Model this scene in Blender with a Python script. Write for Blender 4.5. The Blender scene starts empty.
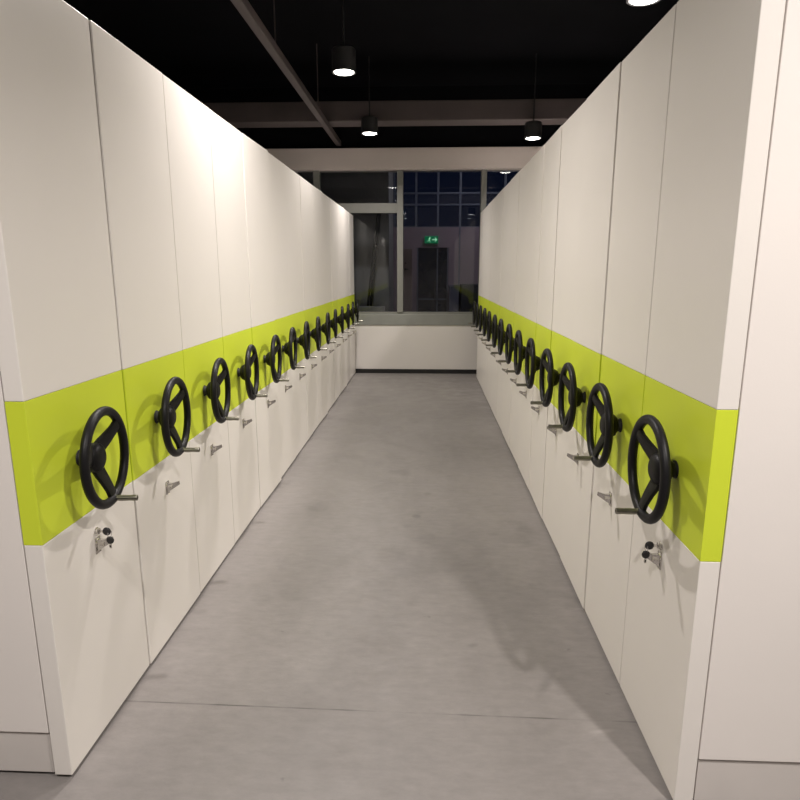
import bpy, bmesh, math, random
from mathutils import Vector, Matrix
random.seed(7)
C = bpy.context.scene.collection
PI = math.pi

# ------------------------------------------------------------------ materials
def mat(name, col, rough=.5, metal=0, spec=.5, noise=None, bump=None, emit=None, coat=0):
    m = bpy.data.materials.new(name); m.use_nodes = True
    nt = m.node_tree; b = nt.nodes['Principled BSDF']
    b.inputs['Base Color'].default_value = (*col, 1)
    b.inputs['Roughness'].default_value = rough
    b.inputs['Metallic'].default_value = metal
    b.inputs['Specular IOR Level'].default_value = spec
    b.inputs['Coat Weight'].default_value = coat
    if emit:
        b.inputs['Emission Color'].default_value = (*emit[0], 1)
        b.inputs['Emission Strength'].default_value = emit[1]
    tc = nt.nodes.new('ShaderNodeTexCoord')
    if noise:
        sc, amt = noise
        n = nt.nodes.new('ShaderNodeTexNoise'); n.inputs['Scale'].default_value = sc; n.inputs['Detail'].default_value = 5
        nt.links.new(tc.outputs['Object'], n.inputs['Vector'])
        r = nt.nodes.new('ShaderNodeMapRange')
        r.inputs['From Min'].default_value = .3; r.inputs['From Max'].default_value = .7
        r.inputs['To Min'].default_value = 1 - amt; r.inputs['To Max'].default_value = 1 + amt
        nt.links.new(n.outputs['Fac'], r.inputs['Value'])
        v = nt.nodes.new('ShaderNodeVectorMath'); v.operation = 'SCALE'
        v.inputs[0].default_value = col
        nt.links.new(r.outputs['Result'], v.inputs['Scale']); nt.links.new(v.outputs[0], b.inputs['Base Color'])
    if bump:
        n = nt.nodes.new('ShaderNodeTexNoise'); n.inputs['Scale'].default_value = bump[0]; n.inputs['Detail'].default_value = 3
        nt.links.new(tc.outputs['Object'], n.inputs['Vector'])
        bp = nt.nodes.new('ShaderNodeBump'); bp.inputs['Strength'].default_value = bump[1]; bp.inputs['Distance'].default_value = .002
        nt.links.new(n.outputs['Fac'], bp.inputs['Height']); nt.links.new(bp.outputs['Normal'], b.inputs['Normal'])
    return m

M = dict(
    white=mat('powder_coat_white', (.78, .742, .70), .36, spec=.4, noise=(3, .012), bump=(160, .08)),
    side=mat('powder_coat_side', (.79, .745, .71), .4, spec=.4, noise=(3, .012), bump=(160, .08)),
    green=mat('lime_green_coat', (.60, .70, .045), .42, spec=.25, noise=(4, .015), bump=(160, .08)),
    base=mat('carriage_steel', (.62, .58, .55), .5, noise=(6, .03)),
    rubber=mat('black_rubber', (.012, .011, .012), .6, noise=(20, .1)),
    wheel=mat('black_wheel_plastic', (.008, .0075, .0085), .42, spec=.2, bump=(300, .12), noise=(30, .08)),
    chrome=mat('polished_chrome', (.62, .60, .57), .22, metal=1, noise=(30, .05)),
    grip=mat('steel_grip', (.26, .25, .21), .3, metal=1, noise=(60, .1)),
    wall=mat('painted_wall', (.70, .665, .63), .6, noise=(1.5, .03), bump=(60, .1)),
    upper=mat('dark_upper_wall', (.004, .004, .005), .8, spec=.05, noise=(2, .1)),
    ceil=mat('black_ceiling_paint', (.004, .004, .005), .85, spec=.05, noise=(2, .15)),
    beam=mat('brown_primer_beam', (.07, .055, .053), .7, noise=(3, .1)),
    bulk=mat('bulkhead_paint', (.60, .54, .50), .6, noise=(2, .03), bump=(40, .1)),
    frame=mat('grey_frame_paint', (.20, .20, .18), .45, noise=(8, .05)),
    sill=mat('grey_green_sill', (.24, .245, .225), .5, noise=(8, .05)),
    skirting=mat('black_skirting', (.008, .007, .007), .6, noise=(8, .1)),
    mull=mat('blue_grey_mullion', (.17, .18, .23), .5, noise=(8, .05)),
    lwall=mat('lobby_wall_paint', (.36, .27, .31), .7, noise=(1.2, .12)),
    lgrey=mat('back_partition_grey', (.36, .345, .335), .7, noise=(1.5, .06)),
    lfloor=mat('lobby_floor', (.10, .10, .11), .3, noise=(2, .1)),
    ldoor=mat('dark_lobby_door', (.006, .010, .026), .25, noise=(3, .1)),
    lleaf=mat('brown_door_leaf', (.24, .17, .165), .5, noise=(3, .08)),
    can=mat('black_lamp_can', (.01, .01, .01), .5, noise=(10, .1)),
    lens=mat('lamp_lens', (.9, .9, .88), .4, emit=((1, .95, .88), 14), noise=(10, .01)),
    exitg=mat('exit_sign_green', (0, .25, .09), .5, emit=((0.0, .42, .16), .15), noise=(10, .01)),
    exitw=mat('exit_sign_white', (.6, .9, .7), .5, emit=((.45, 1, .6), .45), noise=(10, .01)),
    crate=mat('blue_grey_box_paint', (.13, .13, .18), .6, noise=(5, .1)),
    darkcab=mat('dark_cabinet_paint', (.03, .028, .04), .5, noise=(5, .1)),
    ladder=mat('dark_ladder_metal', (.03, .03, .03), .5, noise=(9, .1)),
)
def glass_mat(name='window_glass'):
    m = bpy.data.materials.new(name); m.use_nodes = True
    nt = m.node_tree; nt.nodes.clear()
    o = nt.nodes.new('ShaderNodeOutputMaterial'); mx = nt.nodes.new('ShaderNodeMixShader')
    t = nt.nodes.new('ShaderNodeBsdfTransparent'); t.inputs[0].default_value = (.78, .80, .82, 1)
    g = nt.nodes.new('ShaderNodeBsdfGlossy'); g.inputs['Roughness'].default_value = .01
    f = nt.nodes.new('ShaderNodeFresnel'); f.inputs['IOR'].default_value = 1.5
    nt.links.new(f.outputs[0], mx.inputs[0]); nt.links.new(t.outputs[0], mx.inputs[1])
    nt.links.new(g.outputs[0], mx.inputs[2]); nt.links.new(mx.outputs[0], o.inputs[0])
    return m
M['glass'] = glass_mat()

STAINS = [(.455, 2.03, .10, .028, 60, .80), (.20, 2.26, .035, .02, 20, .78), (.30, 2.75, .34, .55, 35, .90),
          (.08, 3.05, .30, .4, 0, .93), (.60, 1.80, .05, .012, 10, 1.25), (-.40, 2.55, .16, .9, -14, 1.07), (-.05, 3.6, .03, .03, 0, .8), (.02, 4.0, .04, .03, 0, .82)]
def floor_mat():
    m = bpy.data.materials.new('grey_concrete_floor'); m.use_nodes = True
    nt = m.node_tree; N = nt.nodes; L = nt.links; b = N['Principled BSDF']
    tc = N.new('ShaderNodeTexCoord')
    def noise(scale, detail, stretch=(1, 1, 1), rough=.55, loc=(0, 0, 0)):
        mp = N.new('ShaderNodeMapping'); mp.inputs['Scale'].default_value = stretch; mp.inputs['Location'].default_value = loc
        L.new(tc.outputs['Object'], mp.inputs['Vector'])
        n = N.new('ShaderNodeTexNoise'); n.inputs['Scale'].default_value = scale
        n.inputs['Detail'].default_value = detail; n.inputs['Roughness'].default_value = rough
        L.new(mp.outputs[0], n.inputs['Vector']); return n.outputs['Fac']
    def rng(v, a, b_, c, d):
        r = N.new('ShaderNodeMapRange'); L.new(v, r.inputs['Value'])
        for k, x in zip(('From Min', 'From Max', 'To Min', 'To Max'), (a, b_, c, d)): r.inputs[k].default_value = x
        return r.outputs['Result']
    def math_(op, a, b_=None):
        n = N.new('ShaderNodeMath'); n.operation = op
        for i, x in enumerate((a, b_)):
            if x is None: continue
            if isinstance(x, (int, float)): n.inputs[i].default_value = x
            else: L.new(x, n.inputs[i])
        return n.outputs[0]
    broad = rng(noise(.9, 4, loc=(3, 1, 0)), .3, .7, .88, 1.1)
    streak = rng(noise(3, 5, (1, .25, 1)), .3, .7, .94, 1.06)
    fine = rng(noise(26, 6, (.5, 1.2, 1), .7), .3, .7, .90, 1.10)
    blot = rng(noise(2.6, 3, loc=(7.3, 2.2, 0)), .62, .75, 1, .80)      # darker worn patches
    spots = rng(noise(14, 2, loc=(1.3, 5.2, 0)), .74, .79, 1, .72)       # small dark spots
    v = math_('MULTIPLY', broad, streak); v = math_('MULTIPLY', v, fine)
    v = math_('MULTIPLY', v, blot); v = math_('MULTIPLY', v, spots)
    # scuffs and wear marks with a place of their own
    dist = N.new('ShaderNodeTexNoise'); dist.inputs['Scale'].default_value = 5
    L.new(tc.outputs['Object'], dist.inputs['Vector'])
    for (sx, sy, rx, ry, ang, dk) in STAINS:
        mp = N.new('ShaderNodeMapping'); mp.vector_type = 'TEXTURE'
        mp.inputs['Location'].default_value = (sx, sy, 0); mp.inputs['Rotation'].default_value = (0, 0, math.radians(ang))
        mp.inputs['Scale'].default_value = (rx, ry, 1)
        L.new(tc.outputs['Object'], mp.inputs['Vector'])
        ln = N.new('ShaderNodeVectorMath'); ln.operation = 'LENGTH'; L.new(mp.outputs[0], ln.inputs[0])
        dd = math_('ADD', ln.outputs['Value'], math_('MULTIPLY', math_('SUBTRACT', dist.outputs['Fac'], .5), 1.6))
        v = math_('MULTIPLY', v, rng(dd, .35, 1.0, dk, 1.0))
    sp = N.new('ShaderNodeSeparateXYZ'); L.new(tc.outputs['Object'], sp.inputs[0])
    # joints across the aisle every 2.4 m
    yy = math_('SUBTRACT', sp.outputs['Y'], 1.858)
    yy = math_('ADD', yy, math_('MULTIPLY', sp.outputs['X'], .016))
    yy = math_('ABSOLUTE', math_('SUBTRACT', math_('PINGPONG', yy, 6.0), 0.0))
    jn = rng(noise(5, 2), .35, .6, .45, .95)
    line = math_('LESS_THAN', yy, .0032)
    keep = math_('SUBTRACT', 1.0, math_('MULTIPLY', line, math_('SUBTRACT', 1.0, jn)))
    v = math_('MULTIPLY', v, keep)
    vm = N.new('ShaderNodeVectorMath'); vm.operation = 'SCALE'; vm.inputs[0].default_value = (.202, .186, .178)
    L.new(v, vm.inputs['Scale']); L.new(vm.outputs[0], b.inputs['Base Color'])
    L.new(rng(noise(6, 4), .3, .7, .36, .55), b.inputs['Roughness'])
    b.inputs['Specular IOR Level'].default_value = .35
    bp = N.new('ShaderNodeBump'); bp.inputs['Strength'].default_value = .12; bp.inputs['Distance'].default_value = .003
    L.new(noise(90, 4), bp.inputs['Height']); L.new(bp.outputs[0], b.inputs['Normal'])
    return m
M['floor'] = floor_mat()

# ------------------------------------------------------------------ mesh helpers
def box(bm, x0, x1, y0, y1, z0, z1, bev=0):
    r = bmesh.ops.create_cube(bm, size=1)
    for v in r['verts']:
        v.co = Vector(((x0 + x1) / 2 + v.co.x * (x1 - x0), (y0 + y1) / 2 + v.co.y * (y1 - y0), (z0 + z1) / 2 + v.co.z * (z1 - z0)))
    if bev:
        ed = list({e for v in r['verts'] for e in v.link_edges})
        bmesh.ops.bevel(bm, geom=ed, offset=bev, segments=2, profile=.5, affect='EDGES')
def cyl(bm, p0, p1, r0, r1=None, seg=20, cap=True):
    r1 = r0 if r1 is None else r1
    p0, p1 = Vector(p0), Vector(p1); d = p1 - p0
    rot = d.to_track_quat('Z', 'Y').to_matrix().to_4x4()
    bmesh.ops.create_cone(bm, cap_ends=cap, segments=seg, radius1=r0, radius2=r1, depth=d.length,
                          matrix=Matrix.Translation((p0 + p1) / 2) @ rot)
def lathe(bm, prof, axis_x, seg=28, origin=(0, 0, 0), sgn=1):
    """prof: list of (distance along X, radius) revolved about an axis parallel to X"""
    rings = []
    for d, r in prof:
        rings.append([bm.verts.new((origin[0] + sgn * d, origin[1] + r * math.cos(2 * PI * k / seg), origin[2] + r * math.sin(2 * PI * k / seg))) for k in range(seg)])
    for a, b in zip(rings, rings[1:]):
        for k in range(seg):
            bm.faces.new((a[k], a[(k + 1) % seg], b[(k + 1) % seg], b[k]))
    bm.faces.new(rings[0]); bm.faces.new(rings[-1])
def torus(bm, R, r, c, axis='X', seg=56, sub=14, sq=1.0):
    vs = []
    for i in range(seg):
        a = 2 * PI * i / seg; ring = []
        for j in range(sub):
            b = 2 * PI * j / sub
            rr = R + r * math.cos(b); h = r * sq * math.sin(b)
            if axis == 'X': co = (h, rr * math.cos(a), rr * math.sin(a))
            elif axis == 'Y': co = (rr * math.cos(a), h, rr * math.sin(a))
            else: co = (rr * math.cos(a), rr * math.sin(a), h)
            ring.append(bm.verts.new(Vector(c) + Vector(co)))
        vs.append(ring)
    for i in range(seg):
        for j in range(sub):
            bm.faces.new((vs[i][j], vs[(i + 1) % seg][j], vs[(i + 1) % seg][(j + 1) % sub], vs[i][(j + 1) % sub]))
def loft(bm, secs):
    """secs: list of rings (lists of points, equal count); caps both ends"""
    R = [[bm.verts.new(p) for p in s] for s in secs]
    n = len(R[0])
    for a, b in zip(R, R[1:]):
        for k in range(n): bm.faces.new((a[k], a[(k + 1) % n], b[(k + 1) % n], b[k]))
    bm.faces.new(R[0]); bm.faces.new(R[-1])
def obj(name, bm, m, parent=None, smooth=False, loc=None):
    bmesh.ops.recalc_face_normals(bm, faces=bm.faces)
    if smooth:
        for f in bm.faces: f.smooth = True
        for e in bm.edges:
            if len(e.link_faces) == 2 and e.calc_face_angle(0) > math.radians(38): e.smooth = False
    me = bpy.data.meshes.new(name); bm.to_mesh(me); bm.free()
    o = bpy.data.objects.new(name, me); C.objects.link(o)
    me.materials.append(M[m] if isinstance(m, str) else m)
    if parent: o.parent = parent
    if loc: o.location = loc
    return o
def thing(name, label, cat, loc=(0, 0, 0), group=None):
    o = bpy.data.objects.new(name, None); C.objects.link(o); o.empty_display_size = .1
    o.location = loc; o['label'] = label; o['category'] = cat
    if group: o['group'] = group
    return o
def tag(o, label, cat, group=None):
    o['label'] = label; o['category'] = cat
    if group: o['group'] = group
    return o
def struct(name, bm, m, parent=None):
    o = obj(name, bm, m, parent)
    if not parent: o['kind'] = 'structure'
    return o
def B(*a, **k):
    bm = bmesh.new(); box(bm, *a, **k); return bm

# ------------------------------------------------------------------ room shell
XL, XR = -1.053, .718            # fronts of the two shelving rows
WX0, WX1, WY0, WY1, ZC = -3.95, 3.65, -4.2, 9.05, 3.95
struct('floor', B(WX0, WX1, WY0, WY1 + .2, -.1, 0), 'floor')
struct('ceiling', B(WX0, WX1, WY0, WY1 + .2, ZC, ZC + .1), 'ceil')
struct('wall_left', B(WX0 - .15, WX0, WY0, WY1 + .2, 0, ZC), 'wall')
struct('wall_right', B(WX1, WX1 + .15, WY0, WY1 + .2, 0, ZC), 'wall')
struct('wall_back', B(WX0, WX1, WY0 - .15, WY0, 0, ZC), 'wall')
struct('wall_front', B(WX0, WX1, WY1, WY1 + .2, 0, .716), 'wall')
struct('trim_1', B(WX0, WX1, WY1 - .012, WY1 + .2, .716, .876, bev=.004), 'sill')
struct('baseboard_front', B(WX0, WX1, WY1 - .018, WY1, 0, .062, bev=.002), 'skirting')
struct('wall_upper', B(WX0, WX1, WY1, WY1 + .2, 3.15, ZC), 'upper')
struct('trim_2', B(WX0, WX1, WY1 - .10, WY1 + .2, 2.874, 3.15, bev=.006), 'bulk')
# window frame: posts, transom and panes
FY0, FY1 = WY1 + .02, WY1 + .13
posts = [(-3.9, -3.82), (-2.75, -2.67), (-1.615, -1.53), (-.432, -.346), (.748, .824), (1.98, 2.06), (3.2, 3.28)]
win = B(-3.95, 3.65, FY0, FY1, .876, .905)
for a, b in posts: box(win, a, b, FY0 - .02, FY1, .90, 2.874, bev=.004)
for i in (0, 1, 2):
    box(win, posts[i][1], posts[i + 1][0], FY0, FY1, 2.30, 2.435, bev=.004)
wo = struct('window_1', win, 'frame')
for i, (p, q) in enumerate(zip(posts, posts[1:])):
    gaps = [(.905, 2.30), (2.435, 2.874)] if i < 3 else [(.905, 2.874)]
    for z0, z1 in gaps:
        obj('pane', B(p[1] - .004, q[0] + .004, FY0 + .05, FY0 + .058, z0 - .004, z1 + .004), 'glass', wo)

# ceiling beams and pipe under the dark ceiling
struct('trim_3', B(WX0, WX1, 7.95, 8.25, 3.27, 3.5, bev=.01), 'beam')
struct('trim_4', B(WX0, WX1, 3.9, 4.2, 3.27, 3.5, bev=.01), 'beam')
struct('trim_5', B(WX0, WX1, -.1, .2, 3.27, 3.5, bev=.01), 'beam')
t = bmesh.new(); box(t, -1.275, -1.205, WY0 + .01, WY1, 3.19, 3.262, bev=.008)
cd = thing('cable_duct', 'slim brown duct running along the dark ceiling towards the window wall', 'duct', (-1.24, WY1, 3.19))
o = obj('duct_run', t, 'beam', cd); o.location = (1.24, -WY1, -3.19)
t = bmesh.new()
for y in (1.2, 3.2, 5.4, 7.4):
    cyl(t, (-1.24, y, 3.26), (-1.24, y, ZC), .006, seg=8)
o = obj('hanger_rod', t, 'beam', cd); o.location = (1.24, -WY1, -3.19); o['kind'] = 'stuff'

# ------------------------------------------------------------------ lamps
def downlight(x, y, z, label, power):
    t = thing('ceiling_downlight', label, 'ceiling light', (x, y, z), 'black cylinder downlights under the dark ceiling')
    b = bmesh.new()
    prof = [(0, .088), (0, .1), (.16, .1), (.165, .096), (.165, .02), (.165, .012)]
    # can turned about a vertical axis
    rings = []
    for h, r in [(.03, .086), (0, .088), (0, .1), (.17, .1), (.18, .09)]:
        rings.append([b.verts.new((r * math.cos(2 * PI * k / 32), r * math.sin(2 * PI * k / 32), h)) for k in range(32)])
    for p, q in zip(rings, rings[1:]):
        for k in range(32): b.faces.new((p[k], p[(k + 1) % 32], q[(k + 1) % 32], q[k]))
    b.faces.new(rings[0]); b.faces.new(rings[-1])
    obj('lamp_can', b, 'can', t, smooth=True)
    b = bmesh.new(); cyl(b, (0, 0, .18), (0, 0, ZC - z), .008, seg=10); obj('suspension_rod', b, 'can', t)
    b = bmesh.new(); cyl(b, (0, 0, .0), (0, 0, .028), .078, .084, seg=32); obj('lens', b, 'lens', t, smooth=True)
    l = bpy.data.lights.new('downlight_beam', 'AREA'); l.shape = 'DISK'; l.size = .10; l.energy = power
    l.color = (1, .935, .885); l.spread = math.radians(145)
    lo = bpy.data.objects.new('downlight_beam', l); C.objects.link(lo); lo.parent = t; lo.location = (0, 0, -.006)
    return t
PL = 38
LEFT = [(7.82, 'nearest the window wall', .65), (5.5, 'second from the window wall', .42), (3.2, 'third from the window wall', .85), (-.15, 'farthest from the window wall', 1.15)]
RIGHT = [(7.82, 'nearest the window wall', .45), (4.0, 'second from the window wall', 1.5), (.30, 'farthest from the window wall', 1.15)]
for y, w, k in LEFT:
    downlight(-.70, y, 3.1, 'black cylinder downlight above the left shelving front, ' + w, PL * k)
for y, w, k in RIGHT:
    downlight(1.24, y, 3.03, 'black cylinder downlight above the right shelving row, ' + w, PL * k)

# ------------------------------------------------------------------ shelving units
TOP, G0, G1 = 2.262, .757, 1.163
WHEEL_Z = .941
def make_unit(side, pitch):
    """origin on the floor at the middle of the end panel's front face; side = +1: aisle lies towards +X"""
    s = side; w = pitch - .007; hw = w / 2
    root = thing('mobile_shelving_unit', 'x', 'shelving unit')
    def bx(bm, d0, d1, y0, y1, z0, z1, bev=0):      # d = depth behind the front face
        xs = sorted((-s * d0, -s * d1)); box(bm, xs[0], xs[1], y0, y1, z0, z1, bev)
    b = bmesh.new(); bx(b, .0, .053, -hw, hw, .014, G0, .0022); bx(b, .0, .053, -hw, hw, G1, TOP, .0022)
    P = [obj('end_panel', b, 'white', root)]
    b = bmesh.new(); bx(b, .0, .053, -hw, hw, G0 + .0005, G1 - .0005, .0008)
    P.append(obj('green_band', b, 'green', root)); P[-1]['label'] = 'lime green painted band across the panel'
    b = bmesh.new(); bx(b, .0575, 2.42, -hw + .003, hw - .003, .155, TOP - .012, .0022)
    obj('cabinet_body', b, 'side', root)
    b = bmesh.new(); bx(b, .06, 2.40, -hw + .010, hw - .010, .012, .149, .002)
    obj('carriage_base', b, 'base', root)
    for d in (.30, 2.1):
        for y in (-.15, .15):
            b = bmesh.new(); cyl(b, (-s * d - .015, y, .045), (-s * d + .015, y, .045), .045, seg=20)
            obj('track_wheel', b, 'rubber', root)
    # handwheel: rim plane .078 m out; the hub sits back towards the panel
    o = (s * 0, -.05, WHEEL_Z)
    b = bmesh.new(); torus(b, .1425, .0146, (s * .078, 0, 0), sq=.95)
    hwl = obj('handwheel', b, 'wheel', root, smooth=True, loc=(0, -.05, WHEEL_Z)); P.append(hwl)
    b = bmesh.new(); lathe(b, [(.014, .026), (.022, .038), (.036, .046), (.052, .046), (.062, .040), (.069, .026), (.071, .006)], 1, sgn=s)
    obj('hub', b, 'wheel', hwl, smooth=True)
    b = bmesh.new(); lathe(b, [(0, .026), (.003, .026), (.004, .0225), (.016, .0225)], 1, sgn=s)
    obj('shaft', b, 'rubber', hwl, smooth=True)
    for k, a in enumerate((38, -80, 160)):
        a = math.radians(a); dy, dz = math.cos(a), math.sin(a); ty, tz = -dz, dy
        b = bmesh.new(); secs = []
        for r, x, wd, th in [(.026, .044, .031, .010), (.05, .050, .028, .0095), (.08, .062, .024, .009), (.11, .072, .0205, .0085), (.141, .078, .020, .0085)]:
            ring = []
            for j in range(12):
                c, sn = math.cos(2 * PI * j / 12), math.sin(2 * PI * j / 12)
                u = wd * math.copysign(abs(c) ** .6, c); v = th * math.copysign(abs(sn) ** .6, sn)
                ring.append((s * (x + v), dy * r + ty * u, dz * r + tz * u))
            secs.append(ring)
        loft(b, secs); obj('spoke', b, 'wheel', hwl, smooth=True)
    a = math.radians(-81); hy, hz = .142 * math.cos(a), .142 * math.sin(a)
    b = bmesh.new(); lathe(b, [(.076, .0105), (.090, .0105), (.091, .0075), (.094, .0075), (.095, .0088), (.108, .0094), (.130, .0088), (.146, .0096), (.152, .009), (.153, .005), (.147, .0045)], 1, origin=(0, hy, hz), sgn=s, seg=20)
    h = obj('crank_handle', b, 'grip', hwl, smooth=True); h['label'] = 'steel crank handle sticking out of the rim'
    # thumb turn lock
    b = bmesh.new(); lathe(b, [(0, .0165), (.003, .0165), (.005, .014), (.006, .010), (.020, .009), (.022, .010), (.026, .010), (.027, .007)], 1, sgn=s, seg=24)
    lk = obj('thumb_lock', b, 'chrome', root, smooth=True, loc=(0, .002, .642)); P.append(lk)
    lk['label'] = 'small chrome lock with a turning lever'
    b = bmesh.new()
    loft(b, [[(s * x, y, z) for x, y, z in ((.004, -.010, -.026), (.004, .010, -.026), (.004, .010, .012), (.004, -.010, .012))],
             [(s * x, y, z) for x, y, z in ((.024, -.006, -.012), (.024, .007, -.012), (.022, .007, .012), (.022, -.006, .012))],
             [(s * x, y, z) for x, y, z in ((.052, .000, .006), (.052, .009, .006), (.049, .009, .020), (.049, .000, .020))]])
    bmesh.ops.bevel(b, geom=list(b.edges), offset=.0012, segments=2, affect='EDGES')
    obj('lever', b, 'chrome', lk)
    b = bmesh.new(); box(b, *sorted((0, s * .003)), -.015, .015, -.034, .020, bev=.0012)
    obj('escutcheon', b, 'chrome', lk)
    return root
def copy_unit(root):
    r = root.copy(); C.objects.link(r)
    for ch in list(root.children):
        c = ch.copy(); C.objects.link(c); c.parent = r
        for g in list(ch.children):
            d = g.copy(); C.objects.link(d); d.parent = c
    return r
ORD = ['nearest the camera', 'second from the camera', 'third from the camera', 'fourth from the camera', 'fifth from the camera',
       'sixth from the camera', 'seventh from the camera', 'eighth from the camera', 'seventh from the window wall', 'sixth from the window wall',
       'fifth from the window wall', 'fourth from the window wall', 'third from the window wall', 'last before the window wall']
ORD[8:] = ['ninth from the camera', 'fifth from the window wall', 'fourth from the window wall', 'third from the window wall',
           'second from the window wall', 'last before the window wall']
rows = [('left', 1, XL, 1.527, .535), ('right', -1, XR, 1.508, .5125)]
#  outward offset (m) and slight turn (degrees) of each unit's end panel
OFF = {'left': [(0, 0), (.003, 0), (.001, 0), (0, 0), (.007, -1.1), (.002, -.2), (.001, 0), (.002, .2), (.005, -1.0), (.001, 0), (.002, .3), (.005, -.9), (0, 0), (.001, 0)],
       'right': [(0, 0), (0, 0), (.003, -.3), (0, .2), (.002, -.5), (.002, 0), (.0, .3), (.003, .0), (.0, .2), (.002, 0), (0, .3), (.002, 0), (0, .2), (0, 0)]}
for nm, s, X, Y0, pitch in rows:
    proto = make_unit(s, pitch)
    for i in range(14):
        u = proto if i == 13 else copy_unit(proto)
        off, yaw = OFF[nm][i]
        u.location = (X, Y0 + pitch * (i + .5), 0)
        u['label'] = 'white mobile shelving unit with black handwheel in the %s row, %s' % (nm, ORD[i])
        u['group'] = 'mobile shelving units in the %s row' % nm
        for c in u.children:
            k = c.name.split('.')[0]
            if k in ('end_panel', 'green_band', 'handwheel', 'thumb_lock'):
                c.location.x += s * off; c.rotation_euler.z = math.radians(yaw)
            if k == 'handwheel':
                c.rotation_euler.x = math.radians(random.uniform(-5, 5) if i else 0)
                c.rotation_euler.z += s * math.radians(5.5 if s > 0 else 1.5)
                c.location.y += .008 if s > 0 else .003
        if i == 0:     # key cylinder over the thumb lock, first unit of each row only
            b = bmesh.new(); lathe(b, [(0, .013), (.003, .013), (.004, .0105), (.010, .0105), (.011, .008)], 1, sgn=s, seg=24)
            kc = obj('key_cylinder', b, 'chrome', u, smooth=True, loc=(0, .002, .682))
            kx, ky, kz = X, Y0 + pitch * .5 + .002, .682
            kr = thing('key_bunch', 'two black-headed keys hanging in the lock of the nearest %s shelving unit' % nm, 'keys', (kx + s * .011, ky, kz))
            def head(bm, c, r):      # round bow in the plane holding the X axis
                torus(bm, r * .62, r * .40, c, axis='Y', seg=20, sub=10, sq=.55)
                cyl(bm, (c[0], c[1] - .0026, c[2]), (c[0], c[1] + .0026, c[2]), r * .7, seg=18)
            b = bmesh.new(); box(b, *sorted((s * -.004, s * .014)), -.0012, .0012, -.004, .004)
            k1 = obj('key_in_lock', b, 'chrome', kr)
            b = bmesh.new(); torus(b, .0078, .0058, (s * .024, 0, 0), axis='Y', seg=22, sub=10, sq=.8)
            cyl(b, (s * .024, -.004, 0), (s * .024, .004, 0), .009, seg=20); obj('key_head', b, 'rubber', k1, smooth=True)
            b = bmesh.new(); torus(b, .012, .0009, (s * .032, .001, -.010), axis='X', seg=28, sub=6); obj('ring', b, 'chrome', kr, smooth=True)
            b = bmesh.new(); box(b, s * .032 - .003, s * .032 + .003, -.0012, .0012, -.058, -.036)
            box(b, s * .032 - .0045, s * .032 + .0015, -.0012, .0012, -.055, -.047)
            k2 = obj('hanging_key', b, 'chrome', kr)
            b = bmesh.new(); torus(b, .0074, .0056, (s * .032, .0, -.030), axis='Y', seg=22, sub=10, sq=.8)
            cyl(b, (s * .032, -.004, -.030), (s * .032, .004, -.030), .0085, seg=20); obj('key_head', b, 'rubber', k2, smooth=True)

# ------------------------------------------------------------------ lobby behind the glazing
LY = 11.6
struct('floor_lobby', B(WX0, WX1, WY1 + .2, LY + .1, -.1, 0), 'lfloor')
struct('ceiling_lobby', B(WX0, WX1, WY1 + .2, LY + .1, ZC, ZC + .1), 'ceil')
struct('wall_lobby_left', B(WX0 - .15, WX0, WY1 + .2, LY + .1, 0, ZC), 'lwall')
struct('wall_lobby_right', B(WX1, WX1 + .15, WY1 + .2, LY + .1, 0, ZC), 'lwall')
zs = 2.27     # top of the solid wall, foot of the dark windows
lw = B(-.62, -.44 - .02, LY, LY + .12, 0, zs)
dx0, dx1, dz1 = -.190, .395, 1.91
lw = B(-1.2, dx0, LY, LY + .12, 0, zs); box(lw, dx1, WX1, LY, LY + .12, 0, zs); box(lw, dx0, dx1, LY, LY + .12, dz1, zs)
struct('wall_lobby_back', lw, 'lwall')
dd = B(dx0, dx1, LY + .03, LY + .08, 0, dz1); do = struct('door_1', dd, 'ldoor')
fr = bmesh.new()
for x in (dx0 + .015, .19, dx1 - .015): box(fr, x - .012, x + .012, LY + .01, LY + .03, 0, dz1)
box(fr, dx0, dx1, LY + .01, LY + .03, .96, .99); obj('door_frame', fr, 'mull', do)
hb = bmesh.new(); cyl(hb, (.15, LY - .02, .95), (.15, LY - .02, 1.35), .01, seg=10)
for z in (1.0, 1.3): cyl(hb, (.15, LY - .02, z), (.15, LY + .03, z), .006, seg=8)
obj('door_handle', hb, 'chrome', do)
# upper dark windows with a mullion grid
gw = bmesh.new()
vx = [-.60, -.205, .19, .59, .99, 1.39, 1.79, 2.19, 2.59, 2.99]
for x in vx: box(gw, x - .018, x + .018, LY, LY + .08, zs, 3.6)
for z in (zs + .0, 2.667, 2.865): box(gw, -1.2, WX1, LY + .005, LY + .075, z - .014, z + .014)
box(gw, -1.2, WX1, LY, LY + .1, 3.44, ZC)
go = struct('window_2', gw, 'mull')
obj('pane', B(-1.2, WX1, LY + .04, LY + .046, zs, 3.44), 'glass', go)
# thin surface mullions running down over the wall
for x in (.59,): struct('trim_6', B(x - .014, x + .014, LY - .03, LY, 0, zs), 'mull')
# narrow brown door leaf with a dark handle next to the first post
lf = thing('narrow_door_leaf', 'narrow brown door leaf with dark handle behind the window post', 'door', (-.36, 10.5, 0))
obj('leaf', B(-.075, .11, 0, .05, 0, 1.85, bev=.003), 'lleaf', lf)
hb = bmesh.new(); cyl(hb, (-.0, -.002, 1.52), (-.0, -.05, 1.52), .018, seg=14); box(hb, -.012, .05, -.06, -.045, 1.51, 1.53, bev=.003)
cyl(hb, (0, -.002, 1.62), (0, -.02, 1.62), .014, seg=14)
obj('door_handle', hb, 'rubber', lf)
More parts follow.
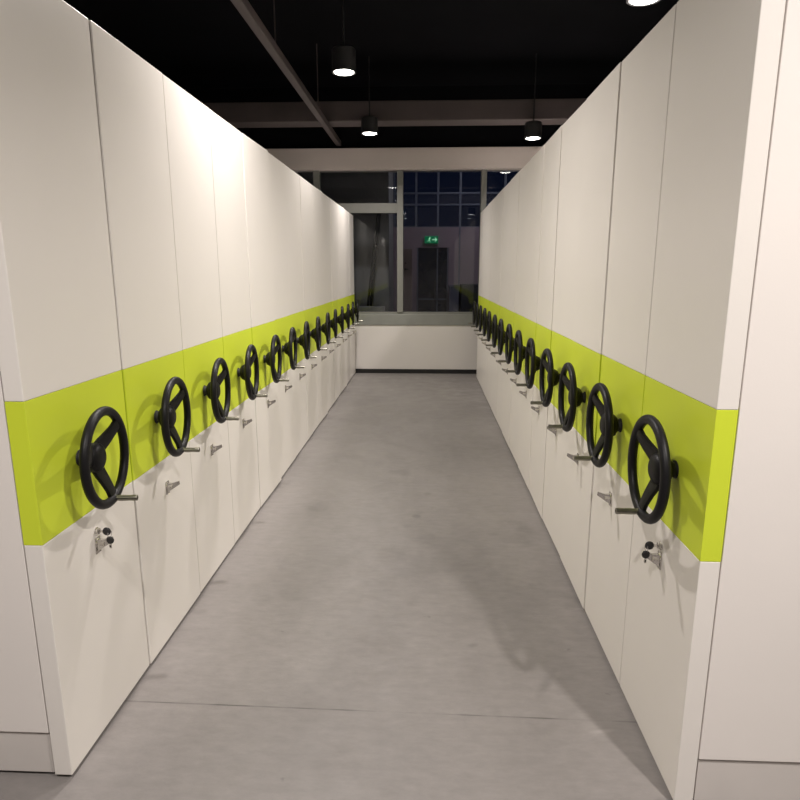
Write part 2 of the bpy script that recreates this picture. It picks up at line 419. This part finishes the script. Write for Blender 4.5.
# exit sign
es = thing('exit_sign', 'glowing green exit sign with running figure above the dark lobby door', 'exit sign', (.075, LY, 1.985)); es.scale = (.78, 1, .85)
obj('sign_box', B(-.16, .16, -.05, -.002, 0, .15, bev=.005), 'exitg', es)
f = bmesh.new(); y0, y1 = -.054, -.0502
cyl(f, (-.035, y0, .122), (-.035, y1, .122), .012, seg=16)
def bar(bm, p, q, w):
    p, q = Vector((p[0], 0, p[1])), Vector((q[0], 0, q[1])); d = (q - p).normalized(); n = Vector((-d.z, 0, d.x)) * w / 2
    loft(bm, [[(v.x, y, v.z) for v in (p - n, q - n, q + n, p + n)] for y in (y0, y1)])
bar(f, (-.040, .108), (-.052, .068), .020); bar(f, (-.052, .07), (-.028, .048), .011); bar(f, (-.028, .05), (-.036, .02), .010)
bar(f, (-.052, .07), (-.072, .044), .011); bar(f, (-.072, .046), (-.098, .044), .009); bar(f, (-.042, .104), (-.018, .088), .008); bar(f, (-.042, .104), (-.068, .09), .008)
bar(f, (.015, .075), (.11, .075), .022); bar(f, (.085, .115), (.125, .073), .018); bar(f, (.085, .035), (.125, .077), .018)
obj('running_figure', f, 'exitw', es)
# grey partition, ledge and ladder behind the left panes
struct('wall_partition', B(WX0, -.62, 10.25, 10.35, 0, ZC), 'lgrey')
struct('trim_7', B(WX0, -.64, WY1 + .2, WY1 + .42, .84, .965, bev=.004), 'wall')
struct('wall_partition_return', B(-.66, -.62, 10.35, LY, 0, ZC), 'lgrey')
ld = thing('step_ladder', 'dark step ladder leaning behind the left window panes', 'ladder', (-.83, 9.95, 0))
b = bmesh.new()
A0, A1 = Vector((-.21, -.25, 0)), Vector((.045, .22, 2.42))
for off in (0, .30):
    cyl(b, A0 + Vector((off * .12, off, 0)) * 1, A1 + Vector((off * .1, off * .0, 0)), .02, seg=8)
obj('rail', b, 'ladder', ld)
for k in range(1, 9):
    tt = k / 9; p = A0.lerp(A1, tt); q = (A0 + Vector((.036, .3, 0))).lerp(A1 + Vector((.03, 0, 0)), tt)
    b = bmesh.new(); cyl(b, p, q, .012, seg=8); obj('rung', b, 'ladder', ld)
for o in list(ld.children):
    pass
cabd = thing('low_cabinet', 'dark low cabinet against the lobby wall by the right post', 'cabinet', (.80, LY - .22, 0))
obj('cabinet_body', B(-.19, .22, -.2, .2, 0, 1.26, bev=.006), 'darkcab', cabd)
b = bmesh.new()
for x in (-.085, .115): box(b, x - .095, x + .095, -.212, -.2, .05, 1.22, bev=.003)
obj('cabinet_door', b, 'darkcab', cabd)
bxo = thing('storage_box', 'blue grey storage box between the dark door and low cabinet', 'box', (.49, LY - .2, 0))
obj('box_body', B(-.085, .085, -.15, .15, 0, 1.20, bev=.006), 'crate', bxo)
obj('box_lid', B(-.092, .092, -.157, .157, 1.20, 1.24, bev=.004), 'crate', bxo)
# lobby lamp
def lobby_light(x, y, e):
    t = thing('lobby_ceiling_lamp', 'flat round lobby lamp under the dark ceiling behind the glazing', 'ceiling light', (x, y, 3.7))
    b = bmesh.new(); cyl(b, (0, 0, 0), (0, 0, .08), .15, seg=28); obj('lamp_can', b, 'can', t, smooth=True)
    b = bmesh.new(); cyl(b, (0, 0, -.012), (0, 0, 0), .13, seg=28); obj('lens', b, 'lens', t, smooth=True)
    b = bmesh.new(); cyl(b, (0, 0, .08), (0, 0, ZC - 3.7), .01, seg=8); obj('suspension_rod', b, 'can', t)
    l = bpy.data.lights.new('lobby_beam', 'AREA'); l.shape = 'DISK'; l.size = .26; l.energy = e; l.color = (.9, .88, 1)
    lo = bpy.data.objects.new('lobby_beam', l); C.objects.link(lo); lo.parent = t; lo.location = (0, 0, -.02)
lobby_light(.9, 10.3, 9)

# ------------------------------------------------------------------ world, camera, view
w = bpy.data.worlds.new('night'); bpy.context.scene.world = w; w.use_nodes = True
w.node_tree.nodes['Background'].inputs[0].default_value = (.005, .007, .017, 1)
w.node_tree.nodes['Background'].inputs[1].default_value = 1.0
cam = bpy.data.cameras.new('camera'); co = bpy.data.objects.new('camera', cam); C.objects.link(co)
cam.sensor_width = 36; cam.lens = 614 / 800 * 36; cam.clip_start = .02
co.location = (0, 0, 1.5)
co.rotation_euler = (PI / 2 - math.radians(11.91), 0, math.radians(2.464))
S = bpy.context.scene; S.camera = co
S.view_settings.view_transform = 'Standard'; S.view_settings.look = 'None'
S.view_settings.gamma = 1; S.view_settings.use_curve_mapping = False
S.view_settings.exposure = 0.40
S.cycles.max_bounces = 10; S.cycles.transparent_max_bounces = 16
